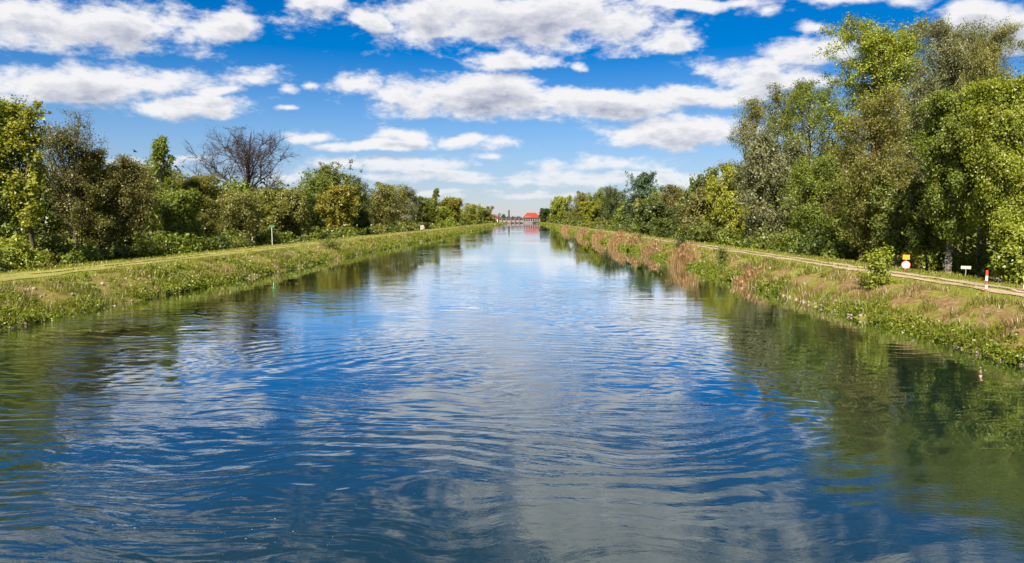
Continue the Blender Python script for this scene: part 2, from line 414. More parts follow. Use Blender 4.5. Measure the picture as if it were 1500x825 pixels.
add('ground', mesh_np('ground', np.stack([GX, GY, GZ], -1).reshape(-1, 3), Fg, {'bank': bank.ravel()}, GROUND, True), kind='structure')
wx = np.linspace(-25.5, 18.8, 5); wy = np.array([-60, 0, 20, 60, 150, 400, 1002.])
WX, WY = np.meshgrid(wx, wy); wi = np.arange(WX.size).reshape(WX.shape)
add('water', mesh_np('water', np.stack([WX, WY, WX * 0], -1).reshape(-1, 3),
                     np.stack([wi[:-1, :-1], wi[:-1, 1:], wi[1:, 1:], wi[1:, :-1]], -1).reshape(-1, 4), None, WATER), kind='structure')

def strip(name, xc, hw, y0, y1, mat, seed):
    yy_ = np.concatenate([np.arange(y0, 90, 0.5), 90 * (y1 / 90) ** np.linspace(0, 1, 160)])
    k = np.linspace(-1, 1, 7)
    w = hw * (1 + 0.9 * fbm(yy_ * 0.7 + seed, yy_ * 0 + seed, 4) * 2)
    c = xc + 0.5 * fbm(yy_ * 0.05 + seed, yy_ * 0 + 2, 2)
    jit = (np.random.RandomState(seed).rand(len(yy_), 7) - .5) * hw * 0.3
    X = c[:, None] + w[:, None] * k[None] + jit; Y = np.repeat(yy_[:, None], 7, 1)
    Z = gz(X, Y) + 0.035 + 0.02 * (1 - k[None] ** 2) - 0.00
    i = np.arange(X.size).reshape(X.shape)
    return add(name, mesh_np(name, np.stack([X, Y, Z], -1).reshape(-1, 3), np.stack([i[:-1, :-1], i[:-1, 1:], i[1:, 1:], i[1:, :-1]], -1).reshape(-1, 4), None, mat, True), kind='structure')
strip('path', 22.55, 0.48, -20, 900, TRACK_R, 3)
strip('path', 24.3, 0.54, -20, 900, TRACK_R, 8)
strip('path', -29.7, 0.75, -20, 900, TRACK_L, 12)
strip('path', -31.5, 0.75, -20, 900, TRACK_L, 15)

# ------------------------------------------------------------------ vegetation generators
def norm(v): return v / np.maximum(np.linalg.norm(v, axis=-1, keepdims=True), 1e-9)
def grow(rs, start, dirs, lens, P, wob, grav):
    pts = [start]; d = norm(dirs); st = (lens / (P - 1))[:, None]
    for i in range(P - 1):
        d = norm(d + rs.normal(0, wob, d.shape) + np.array([0, 0, grav]))
        pts.append(pts[-1] + d * st)
    return np.stack(pts, 1)
def tubes(pts, r0, r1, sides):
    B, P, _ = pts.shape
    tan = np.gradient(pts, axis=1); tan = norm(tan)
    ref = np.where(np.abs(tan[..., 2:3]) > 0.9, np.array([1., 0, 0]), np.array([0, 0, 1.]))
    u = norm(np.cross(tan, ref)); v = np.cross(tan, u)
    a = np.arange(sides) * 2 * np.pi / sides
    rad = (r0[:, None] + (r1 - r0)[:, None] * np.linspace(0, 1, P)[None])[..., None, None]
    Vt = pts[:, :, None] + rad * (u[:, :, None] * np.cos(a)[None, None, :, None] + v[:, :, None] * np.sin(a)[None, None, :, None])
    i = np.arange(B * P * sides).reshape(B, P, sides)
    j = np.roll(i, -1, 2)
    F = np.stack([i[:, :-1], j[:, :-1], j[:, 1:], i[:, 1:]], -1).reshape(-1, 4)
    return Vt.reshape(-1, 3), F
def leaves(rs, c, size, tint, out=None, up=0.5, hang=0.0, aspect=0.85):
    n = len(c)
    nrm = rs.normal(0, .95, (n, 3)) + np.array([0, 0, up])
    if out is not None: nrm = nrm + out * 0.95
    nrm = norm(nrm)
    r = norm(rs.normal(0, 1, (n, 3)) - np.array([0, 0, hang * 2.0]))
    a = norm(np.cross(np.cross(nrm, r), nrm)); s_ = np.cross(nrm, a)
    L = (size * (0.6 + 0.8 * rs.rand(n)))[:, None]
    Vt = np.stack([c - a * L * .5 + s_ * L * .5 * aspect, c - a * L * .5 - s_ * L * .5 * aspect, c + a * L * .6], 1).reshape(-1, 3)
    return Vt, np.arange(n * 3).reshape(n, 3), np.repeat(np.clip(tint, 0, 1), 3)
class Acc:
    def __init__(s): s.v, s.f, s.t, s.n = [], [], [], 0
    def put(s, Vt, F, T=None):
        s.v.append(Vt); s.f.append(F + s.n); s.n += len(Vt)
        if T is not None: s.t.append(T)
    def mesh(s, name, mat, smooth=False):
        return mesh_np(name, np.concatenate(s.v), s.f, {'tint': np.concatenate(s.t)} if s.t else None, mat, smooth)

PROF = {
    'round': lambda t: np.sqrt(np.clip(1 - (2 * t - 0.95) ** 2, 0.03, 1)),
    'tall': lambda t: np.clip(np.sin(np.pi * np.clip(t, 0, 1) ** 0.85) ** 0.6, 0.1, 1),
    'cone': lambda t: np.clip(1.05 - t, 0.06, 1) ** 0.75,
    'vase': lambda t: np.clip(0.35 + 0.75 * t - 0.5 * np.clip(t - 0.7, 0, 1) * 3.0, 0.25, 1),
    'broad': lambda t: np.clip(1.0 - 0.75 * np.clip(t - .25, 0, 1) ** 1.6, 0.1, 1),
}
#           prof   clear limbs elev wob grav sub twig twiglen twiggrav nleaf lsize scat hang trunk_r
KIND = {
    'maple':   ('tall', .30, 30, 40, .16, .03, 7, 5, .9, .00, 10500, .19, .14, .2, .016),
    'poplar':  ('round', .12, 60, 38, .14, .05, 8, 5, 1.0, .02, 92000, .14, .33, .1, .016),
    'spire':   ('cone', .08, 60, 55, .10, .10, 7, 4, .8, .15, 45000, .22, .27, .0, .014),
    'birch':   ('round', .28, 52, 44, .12, -.02, 8, 7, 1.6, -.50, 105000, .11, .18, .9, .022),
    'slim':    ('cone', .18, 34, 50, .10, .02, 6, 4, .9, -.2, 14000, .18, .17, .6, .012),
    'willow':  ('round', .06, 46, 38, .16, -.05, 9, 6, 1.5, -.38, 70000, .17, .20, .7, .016),
    'bare':    ('round', .44, 28, 36, .20, .04, 12, 11, 1.6, .05, 4500, .16, .16, .0, .030),
    'bony':    ('tall', .16, 40, 46, .18, .03, 9, 9, 1.3, .02, 30000, .13, .22, .1, .014),
    'halfbare': ('tall', .25, 34, 56, .16, .06, 10, 11, 1.2, .08, 8000, .14, .2, .1, .014),
    'twiggy':  ('tall', .10, 50, 40, .16, .02, 9, 8, 1.3, -.02, 50000, .14, .23, .1, .014),
    'dense':   ('round', .03, 48, 35, .16, .03, 8, 5, .8, .00, 50000, .21, .27, .1, .014),
    'bush':    ('round', .0, 34, 45, .2, .05, 6, 4, .5, .00, 14000, .15, .15, .1, .02),
}
_cache = {}
def tree_mesh(kind, seed, H, R, lmul=1.0, leaf_frac=1.0):
    key = (kind, seed)
    if key in _cache: return _cache[key]
    prof, clear, nl, el, wob, grav, nsub, ntw, tl, tg, nleaf, ls, scat, hang, tr = KIND[kind]
    pf = PROF[prof]; rs = np.random.RandomState(seed * 7 + len(kind))
    wood, foli = Acc(), Acc()
    multi = 1 if kind not in ('bush', 'willow', 'dense') else 3
    # trunk
    P = 12
    tp = [];
    for k in range(multi):
        d0 = np.array([[rs.normal(0, .06 if multi == 1 else .25), rs.normal(0, .06 if multi == 1 else .25), 1.0]])
        g0 = grow(rs, np.array([[rs.normal(0, .12) * (multi > 1), rs.normal(0, .12) * (multi > 1), -0.3]]), d0, np.array([(H + .3) * (1 if k == 0 else .85)]), P, .045, .03)[0]
        tp.append(g0)
        r0 = H * tr * (1 if multi == 1 else .6)
    # limbs
    t = clear + (1 - clear) * (np.arange(nl) + rs.rand(nl)) / nl
    az = np.arange(nl) * 2.399 + rs.normal(0, .4, nl)
    which = rs.randint(0, multi, nl)
    st = np.zeros((nl, 3))
    for i in range(nl):
        q = np.clip(t[i] * .93, 0, .99) * (P - 1); a = int(q)
        st[i] = tp[which[i]][a] * (1 - (q - a)) + tp[which[i]][a + 1] * (q - a)
    elv = np.radians(el + 25 * (t - .5) + rs.normal(0, 9, nl))
    tt = (t - clear) / (1 - clear)
    ln = R * pf(tt) * (0.75 + 0.5 * rs.rand(nl)) / np.maximum(np.cos(elv), .45) * .98
    if kind == 'bare':      # broad dome of limbs from a short bole
        q_ = (np.arange(nl) + .5) / nl
        elv = np.radians(4 + 78 * q_ ** .9 + rs.normal(0, 5, nl)); ln = R * (.72 + .3 * rs.rand(nl))
        st = np.array([tp[0][int(v_)] for v_ in (P - 1) * (clear + .16 * q_)])
    dirs = np.stack([np.cos(az) * np.cos(elv), np.sin(az) * np.cos(elv), np.sin(elv)], 1)
    lp = grow(rs, st, dirs, ln, 7, wob, grav)
    lr = np.clip(H * tr * (.42 if kind != 'bare' else .5) * (1 - .75 * t), .012, 1) * (ln / max(R, .1)) ** .5
    # sub-branches
    B = nl * nsub; li = np.repeat(np.arange(nl), nsub)
    u = (.25 if kind != 'bare' else .42) + (.75 if kind != 'bare' else .58) * rs.rand(B); q = u * 5.999; a = q.astype(int); fr = (q - a)[:, None]
    ss = lp[li, a] * (1 - fr) + lp[li, a + 1] * fr
    sdir = norm(lp[li, a + 1] - lp[li, a]) + rs.normal(0, .75, (B, 3)) + np.array([0, 0, .15])
    sl = ln[li] * (.28 + .3 * rs.rand(B)) * (1.15 - .6 * u)
    sp_ = grow(rs, ss, sdir, sl, 5, wob * 1.2, grav)
    sr = np.clip(lr[li] * (.4 if kind != 'bare' else .6), .006, .06)
    # twigs
    C = B * ntw; si = np.repeat(np.arange(B), ntw)
    u = .2 + .8 * rs.rand(C); q = u * 3.999; a = q.astype(int); fr = (q - a)[:, None]
    ts = sp_[si, a] * (1 - fr) + sp_[si, a + 1] * fr
    tdir = norm(sp_[si, a + 1] - sp_[si, a]) + rs.normal(0, .7, (C, 3))
    tln = tl * (.4 + .8 * rs.rand(C)) * min(1.2, R / 3.5)
    tw = grow(rs, ts, tdir, tln, 4, .14, tg)
    # fit the whole to the wanted height and spread, then skin it
    ends = tw[:, -1]; sz_ = H / np.percentile(ends[:, 2], 99 if kind in ('bare', 'halfbare', 'slim', 'spire') else 97); sx_ = R / np.percentile(np.hypot(ends[:, 0], ends[:, 1]), 96)
    fit = np.array([sx_, sx_, sz_])
    def fitted(a_):          # stray leaders and limbs are drawn in to the crown's outline
        a_ = a_ * fit; rr_ = np.hypot(a_[..., 0], a_[..., 1]); z_ = a_[..., 2]
        k_ = np.where(rr_ > R, (R + (rr_ - R) * .6) / np.maximum(rr_, 1e-6), 1.0)
        return np.stack([a_[..., 0] * k_, a_[..., 1] * k_, np.where(z_ > H, H + (z_ - H) * .3, z_)], -1)
    tp = [fitted(g_) for g_ in tp]; lp, sp_, tw = fitted(lp), fitted(sp_), fitted(tw)
    for k, g0 in enumerate(tp):
        wood.put(*tubes(g0[None], np.array([r0]), np.array([r0 * .12]), 9))
        if k == 0 and multi == 1:   # flare at the foot
            wood.put(*tubes(np.stack([g0[0], g0[0] + (g0[1] - g0[0]) * .6])[None], np.array([r0 * 1.7]), np.array([r0 * .9]), 9))
    wood.put(*tubes(lp, lr, lr * .18, 5)); wood.put(*tubes(sp_, sr, sr * .3, 3))
    show = {'bare': 1.0, 'bony': .45, 'halfbare': .65, 'twiggy': .35, 'maple': .5}.get(kind, .12)
    ks = rs.rand(C) < show
    trd = np.full(ks.sum(), {'bare': .018, 'halfbare': .013, 'bony': .012}.get(kind, .0075))
    wood.put(*tubes(tw[ks], trd, trd * .6, 3))
    # leaves
    n = int(nleaf * leaf_frac)
    pick = rs.randint(0, C, n) if kind not in ('maple',) else rs.choice(np.where(rs.rand(C) < .75)[0], n)
    q = (rs.rand(n) ** .8) * 2.999; a = q.astype(int); fr = (q - a)[:, None]
    c = tw[pick, a] * (1 - fr) + tw[pick, a + 1] * fr + rs.normal(0, scat, (n, 3))
    axis = np.stack([c[:, 0] * 0, c[:, 1] * 0, c[:, 2] * 0 + H * .5], 1)
    outd = norm((c - axis) * np.array([1, 1, .6]))
    lc = lp[:, 4]; outd = norm(outd * .6 + norm(c - lc[li][si][pick]) * .8)
    clump = rs.rand(nl)[li][si][pick] * .45 + rs.rand(B)[si][pick] * .3
    tint = clump + rs.rand(n) * .4 - .08
    if kind in ('birch', 'maple'):
        low = clear * H * (.55 + .5 * rs.rand(nl))[li][si][pick]
        ok = c[:, 2] > low; c, tint, outd = c[ok], tint[ok], outd[ok]
    c[:, 2] = np.maximum(c[:, 2], .05)
    foli.put(*leaves(rs, c, ls * lmul, tint, outd, .35, hang))
    r = (wood.mesh(kind + '_trunk', BARK, True), foli.mesh(kind + '_crown', PAL['mid']), H, R)
    _cache[key] = r
    return r
def set_mat(o, m):
    o.material_slots[0].link = 'OBJECT'; o.material_slots[0].material = m
def tree(name, label, cat, kind, seed, x, y, H, R, pal, bark=None, rz=0.0, group=None, lmul=1.0, frac=1.0):
    wm, fm, h0, r0 = tree_mesh(kind, seed, H, R, lmul, frac)
    e = empty(name, (x, y, float(gz(x, y))), label, cat, group, rz)
    e.scale = (R / r0, R / r0, H / h0)
    o = add('trunk', wm, e); set_mat(o, bark or BARK)
    o = add('crown', fm, e); set_mat(o, PAL[pal])
    return e
def ptree(px, py, X, wpx, *, name, label, kind, seed, pal, bark=None, cat='tree', rz=0.0, group=None, lmul=1.0, frac=1.0):
    """a tree whose top shows at (px, py), its stem X metres across from the camera's line"""
    p = at_x(px, py, X)
    H = p[2] - float(gz(X, p[1])); R = wpx / 1000.0 * p[1] * .5
    return tree(name, label, cat, kind, seed, X, p[1], H, R, pal, bark, rz, group, lmul, frac)

GL, GR = 'trees behind the left dike', 'trees behind the right dike'
T = [
 # left bank, near to far: px, py, X, width px, name, kind, seed, palette, bark, label
 (36, 158, -39, 95, 'maple_tree', 'maple', 1, 'yellowgreen', BARK, 'young yellow-green tree with an open crown at the left edge'),
 (-25, 150, -42, 110, 'maple_tree', 'twiggy', 4, 'fresh', BARK, 'leafy green tree cut by the left edge of the photo'),
 (104, 168, -44, 110, 'bare_tree', 'halfbare', 3, 'olive', BARK, 'half-bare brown tree with twiggy top right of the yellow-green tree'),
 (140, 225, -43, 75, 'alder_tree', 'twiggy', 4, 'olive', BARK, 'thin olive tree just right of the half-bare brown tree'),
 (186, 240, -42, 90, 'oak_tree', 'twiggy', 5, 'bronze', BARK, 'bronze-leaved tree with dark lower stems left of the slender birch'),
 (236, 204, -46, 62, 'birch_tree', 'slim', 6, 'fresh', BIRCH, 'slender pointed birch rising above the left treeline'),
 (262, 285, -40, 55, 'hazel_tree', 'dense', 7, 'fresh', BARK, 'bright green rounded tree below and right of the slender birch'),
 (296, 262, -44, 80, 'alder_tree', 'twiggy', 4, 'olive', BARK, 'olive-yellow tree in front of the large bare oak on its left side'),
 (350, 186, -58, 185, 'oak_tree', 'bare', 9, 'buds', BARK_DARK, 'large broad leafless oak standing above the left treeline'),
 (345, 282, -40, 85, 'birch_tree', 'twiggy', 10, 'olive', BARK_GREY, 'pale-stemmed young tree right below the large bare oak'),
 (425, 284, -40, 66, 'willow_tree', 'willow', 11, 'olive', BARK, 'grey-olive rounded willow behind the slim green-topped post'),
 (388, 300, -43, 60, 'willow_tree', 'dense', 7, 'olive', BARK, 'low olive tree beneath the right limbs of the bare oak'),
 (488, 242, -50, 92, 'poplar_tree', 'spire', 12, 'mid', BARK, 'tall dark green poplar with several pointed tops on the left'),
 (456, 262, -50, 60, 'poplar_tree', 'poplar', 13, 'fresh', BARK, 'fresh green poplar against the left flank of the dark poplar'),
 (494, 276, -41, 55, 'maple_tree', 'dense', 14, 'golden', BARK, 'golden-yellow tree in front of the tall dark poplar'),
 (525, 268, -46, 50, 'poplar_tree', 'poplar', 13, 'dark', BARK, 'dark green tree on the right flank of the tall poplar'),
 (562, 273, -42, 66, 'alder_tree', 'willow', 15, 'olive', BARK, 'broad olive-brown tree right of the tall dark poplar'),
 (590, 279, -44, 40, 'ash_tree', 'poplar', 13, 'greygreen', BARK, 'paler green tree behind the broad olive-brown tree'),
 (606, 283, -47, 26, 'spruce_tree', 'spire', 12, 'dark', BARK, 'small dark pointed tree midway along the left treeline'),
 (622, 291, -44, 46, 'alder_tree', 'dense', 14, 'mid', BARK, 'dull green tree left of the lone slim tree'),
 (637, 277, -50, 22, 'ash_tree', 'slim', 6, 'mid', BARK, 'lone slim tree sticking up above the far left treeline'),
 (661, 293, -46, 34, 'oak_tree', 'dense', 7, 'golden', BARK, 'round golden-olive tree right of the lone slim tree'),
 (646, 306, -41, 34, 'willow_tree', 'willow', 11, 'lime', BARK, 'low yellow-green tree in front of the round golden-olive one'),
 (690, 300, -44, 30, 'willow_tree', 'willow', 15, 'yellowgreen', BARK, 'yellow-green tree second from the far end of the left treeline'),
 (711, 304, -44, 24, 'willow_tree', 'dense', 14, 'olive', BARK, 'last olive tree of the left row beside the small red-roofed house'),
 # right bank, far to near
 (799, 307, 28, 18, 'oak_tree', 'dense', 7, 'dark', BARK, 'farthest dark tree of the right row beside the red-roofed powerhouse'),
 (820, 291, 33, 34, 'willow_tree', 'willow', 11, 'lime', BARK, 'light green tree near the far end of the right treeline'),
 (850, 284, 34, 34, 'alder_tree', 'willow', 15, 'olive', BARK, 'olive tree between the light green ones on the far right bank'),
 (864, 297, 29, 34, 'willow_tree', 'dense', 14, 'yellowgreen', BARK, 'rounded yellow-green tree in front of the far right treeline'),
 (883, 281, 36, 36, 'ash_tree', 'poplar', 13, 'fresh', BARK, 'fresh green tree left of the dark green tree on the right bank'),
 (899, 277, 37, 42, 'oak_tree', 'poplar', 16, 'dark', BARK, 'dark green tree left of the tall spiky poplar on the right bank'),
 (941, 253, 38, 62, 'poplar_tree', 'spire', 17, 'teal', BARK, 'tall blue-green poplar with spiky tops on the right bank'),
 (952, 297, 30, 46, 'yew_tree', 'dense', 18, 'dark', BARK, 'very dark round tree at the foot of the spiky poplar'),
 (988, 276, 38, 56, 'ash_tree', 'twiggy', 5, 'bronze', BARK, 'brownish twiggy tree right of the spiky poplar'),
 (1002, 294, 31, 32, 'holly_tree', 'spire', 12, 'dark', BARK, 'small dark green tree in front of the brownish twiggy tree'),
 (1034, 261, 40, 48, 'oak_tree', 'dense', 18, 'dark', BARK, 'dark crown peeping over the brown-olive tree on the right'),
 (1032, 282, 32, 66, 'alder_tree', 'willow', 19, 'bronze', BARK, 'brown-olive spreading tree left of the bright yellow-green willow'),
 (980, 322, 29, 44, 'hazel_bush', 'dense', 14, 'mid', BARK, 'low green bush at the track edge below the brownish twiggy tree'),
 (1032, 328, 28.5, 40, 'willow_bush', 'bush', 20, 'mid', BARK, 'rounded green bush beside the track below the brown-olive tree'),
 (1078, 248, 34, 80, 'willow_tree', 'willow', 21, 'yellowgreen', BARK, 'bright yellow-green willow at the left end of the tall right-hand trees'),
 (1140, 128, 45, 125, 'poplar_tree', 'twiggy', 22, 'olive', BARK, 'tall airy tree with brown-tipped open crown right of the gap in the sky'),
 (1108, 150, 47, 90, 'poplar_tree', 'poplar', 25, 'olive', BARK, 'olive-green tree filling the left flank of the tall airy tree'),
 (1415, 52, 47, 110, 'poplar_tree', 'poplar', 25, 'mid', BARK, 'green crown showing between the two tall birches at upper right'),
 (1128, 205, 33, 100, 'willow_tree', 'willow', 23, 'greygreen', BARK, 'grey-green drooping willow below the tall airy tree'),
 (1198, 122, 46, 115, 'poplar_tree', 'poplar', 25, 'fresh', BARK, 'green tree between the airy tree and the big light poplar'),
 (1200, 235, 32, 84, 'willow_tree', 'willow', 23, 'fresh', BARK, 'soft light green willow left of the reddish-trunked tree'),
 (1292, 38, 46, 165, 'poplar_tree', 'poplar', 36, 'lime', BARK_GREY, 'tallest light green poplar of the right bank, broad crown'),
 (1270, 145, 31, 135, 'alder_tree', 'bony', 26, 'olive', BARK_RED, 'brown twiggy tree with reddish trunk in front of the tall poplar'),
 (1382, 42, 38, 130, 'birch_tree', 'birch', 27, 'greygreen', BARK, 'large grey-green weeping birch right of the tallest poplar'),
 (1402, 150, 29.3, 100, 'birch_tree', 'birch', 28, 'fresh', BIRCH, 'birch with thick black-and-white fissured trunk beside the track'),
 (1455, 58, 36, 85, 'birch_tree', 'birch', 27, 'olive', BIRCH, 'birch with thin white limbs showing near its top at upper right'),
 (1480, 125, 30.3, 105, 'birch_tree', 'birch', 30, 'lime', BIRCH, 'bright green drooping birch with slim white trunk near the right edge'),
 (1560, 60, 34, 140, 'birch_tree', 'birch', 27, 'fresh', BIRCH, 'drooping green birch cut by the right edge of the photo'),
 (1498, 335, 28.2, 62, 'hazel_bush', 'bush', 31, 'lime', BARK, 'bright green bush at the right edge behind the red-white bollard'),
]
for i, (px, py, X, w, nm, kd, sd_, pl, bk, lb) in enumerate(T):
    dist = abs(at_x(px, py, X)[1]); near = dist < 75
    fr_ = 1.0 if dist < 90 else (.6 if dist < 110 else .34); lm_ = 1.0 if dist < 90 else (1.25 if dist < 110 else 1.7)
    if kd == 'bare': fr_, lm_ = 1.0, 1.0
    if sd_ == 36: fr_, lm_ = 1.1, 1.45
    if sd_ == 25: lm_ = 1.3
    ptree(px, py, X, w, name=nm, label=lb, kind=kd, seed=sd_, pal=pl, bark=bk, rz=(i * 1.7) % 6.28,
          cat='bush' if 'bush' in nm else 'tree', group=GL if X < 0 else GR, lmul=lm_, frac=fr_)

# thin bare stems between the front trees on the right
def stem(px, py0, py1, X, r, bark, label, name='young_tree'):
    p = at_x(px, py1, X); y = p[1]; z0 = float(gz(X, y)); H = at_x(px, py0, X)[2] - z0
    tree(name, label, 'tree', 'slim', 40, X, y, H, 1.4, 'mid', bark, px * .1, GR)
stem(1300, 255, 388, 31.5, .1, BARK_RED, 'slim reddish-stemmed young tree just right of the reddish trunk')
stem(1312, 290, 390, 30.2, .1, BARK_GREY, 'short grey-stemmed young tree left of the yellow and round signs')
stem(1359, 270, 394, 29.8, .1, BIRCH, 'thin white birch stem between the round sign and the thick birch')

# continuous wood behind the rows, and undergrowth along their foot: nobody could count it
def wood_mass(name, side, seed, pal_mix, label):
    rs = np.random.RandomState(seed); acc = {p: Acc() for p in pal_mix}; wd = Acc()
    y = 22.0
    while y < 1000:
        for row in range(3):
            if side < 0 and y < 85 and rs.rand() < .15: continue
            x = side * ((46 if side < 0 else 37) + row * 8 + rs.rand() * 6); yy_ = y + rs.normal(0, 3)
            H = (8.5 if side < 0 else 9.5) + rs.rand() * 4 + row * 1.0; R = 2.6 + rs.rand() * 1.8
            if y > 250: H *= 1.05
            lod = min(1.0, 60.0 / max(y, 40)); n = int((4600 if y < 75 else 1500) * lod + 260); size = (.16 + .002 * y) if y < 75 else (.36 + .0016 * y)
            nc = 36; cc = norm(rs.normal(0, 1, (nc, 3))); cc[:, 2] = np.abs(cc[:, 2]) * 1.3 - .55
            ctr = cc * np.array([R, R, H * .5]) * (.65 + .4 * rs.rand(nc, 1)) + np.array([x, yy_, H * .55 + .4])
            k = rs.randint(0, nc, n); c = ctr[k] + rs.normal(0, 1, (n, 3)) * np.array([.75, .75, .65]) * R * .32
            c[:, 2] = np.maximum(c[:, 2], .5)
            A = acc[pal_mix[rs.randint(len(pal_mix))]]
            A.put(*leaves(rs, c, size, rs.rand(nc)[k] * .55 + rs.rand(n) * .4, cc[k], .3))
            tp = np.array([[[x, yy_, -.2], [x + rs.normal(0, .3), yy_ + rs.normal(0, .3), H * .5], [x, yy_, H * .9]]])
            wd.put(*tubes(tp, np.array([.16]), np.array([.03]), 5))
        y += 5.5 + y * .012
    e = None
    for p, A in acc.items():
        me = A.mesh(name, PAL[p])
        if e is None: e = add(name, me, kind='stuff', label=label, category='wood')
        else: add('foliage', me, e)
    add('stems', wd.mesh('stems', BARK, True), e)
wood_mass('wood', -1, 61, ['olive', 'mid', 'bronze', 'fresh', 'dark'], 'dense spring wood filling the ground behind the left row of trees')
wood_mass('wood', 1, 62, ['mid', 'dark', 'olive', 'fresh'], 'dense green wood filling the ground behind the right row of trees')

def undergrowth(name, side, seed, label):
    rs = np.random.RandomState(seed); accs = {p: Acc() for p in ('mid', 'fresh', 'dark', 'olive')}
    y = 20.0
    while y < 900:
        for _ in range(3):
            x = side * (((36.2 if side < 0 else 29.0) + rs.rand() ** 1.3 * 9)); yy_ = y + rs.rand() * 2
            if side > 0 and 36 < y < 66 and x < 33.5: x = 33.5 + rs.rand() * 5
            h = (.8 if side > 0 else .45) + rs.rand() * ((2.2 if side > 0 else 1.3) + .012 * min(y, 150)); R = h * (.55 + .4 * rs.rand())
            lod = min(1.0, 55.0 / max(y, 40)); n = int(1000 * lod + 80); size = .13 + .0019 * y
            v = norm(rs.normal(0, 1, (n, 3))) * (rs.rand(n, 1) ** .45); v[:, 2] = np.abs(v[:, 2])
            v += .18 * np.sin(v[:, [1, 2, 0]] * 7 + rs.rand() * 6)
            c = v * np.array([R, R, h]) + np.array([x, yy_, float(gz(x, yy_))])
            A = list(accs.values())[rs.choice(4, p=[.35, .25, .25, .15])]
            A.put(*leaves(rs, c, size, rs.rand() * .35 + rs.rand(n) * .6, v, .4))
        y += 1.5 + y * .018
    e = None
    for p, A in accs.items():
        me = A.mesh(name, PAL[p])
        if e is None: e = add(name, me, kind='stuff', label=label, category='undergrowth')
        else: add('foliage', me, e)
undergrowth('undergrowth', -1, 71, 'leafy undergrowth along the foot of the left trees')
undergrowth('undergrowth', 1, 72, 'leafy undergrowth along the foot of the right trees')

# ------------------------------------------------------------------ banks: grass, herbs, reeds
def blades(rs, x, y, h, w, lean, tint, z=None):
    n = len(x); z = gz(x, y) - .02 if z is None else z
    az = rs.rand(n) * 6.283; la = rs.rand(n) * 6.283
    b = np.stack([x, y, z], 1); s_ = np.stack([np.cos(az), np.sin(az), az * 0], 1) * (w * .5)[:, None]
    off = np.stack([np.cos(la), np.sin(la), la * 0], 1) * (h * lean)[:, None]
    mid = b + off * .35 + np.array([0, 0, 1.0]) * (h * .6)[:, None]
    tip = b + off + np.array([0, 0, 1.0]) * h[:, None]
    Vt = np.stack([b - s_, b + s_, mid + s_ * .7, mid - s_ * .7, tip], 1).reshape(-1, 3)
    i = np.arange(n)[:, None] * 5
    return Vt, [i + np.array([0, 1, 2, 3]), i + np.array([3, 2, 4])], np.repeat(np.clip(tint, 0, 1), 5)
class BAcc:
    def __init__(s): s.v, s.q, s.t3, s.t, s.n = [], [], [], [], 0
    def put(s, Vt, F, T):
        s.v.append(Vt); s.q.append(F[0] + s.n); s.t3.append(F[1] + s.n); s.t.append(T); s.n += len(Vt)
    def mesh(s, name, mat):
        return mesh_np(name, np.concatenate(s.v), [np.concatenate(s.q), np.concatenate(s.t3)], {'tint': np.concatenate(s.t)}, mat)
G_GREEN = mat_leaf('grass_green', (0.085, 0.115, 0.009), (0.28, 0.275, 0.026), .4)
G_DRY = mat_leaf('grass_dry', (0.14, 0.088, 0.036), (0.33, 0.225, 0.115), .3)
G_HERB = mat_leaf('herb_leaf', (0.065, 0.10, 0.008), (0.25, 0.28, 0.022), .4)
REED = mat_leaf('reed_straw', (0.20, 0.115, 0.045), (0.42, 0.275, 0.13), .3)

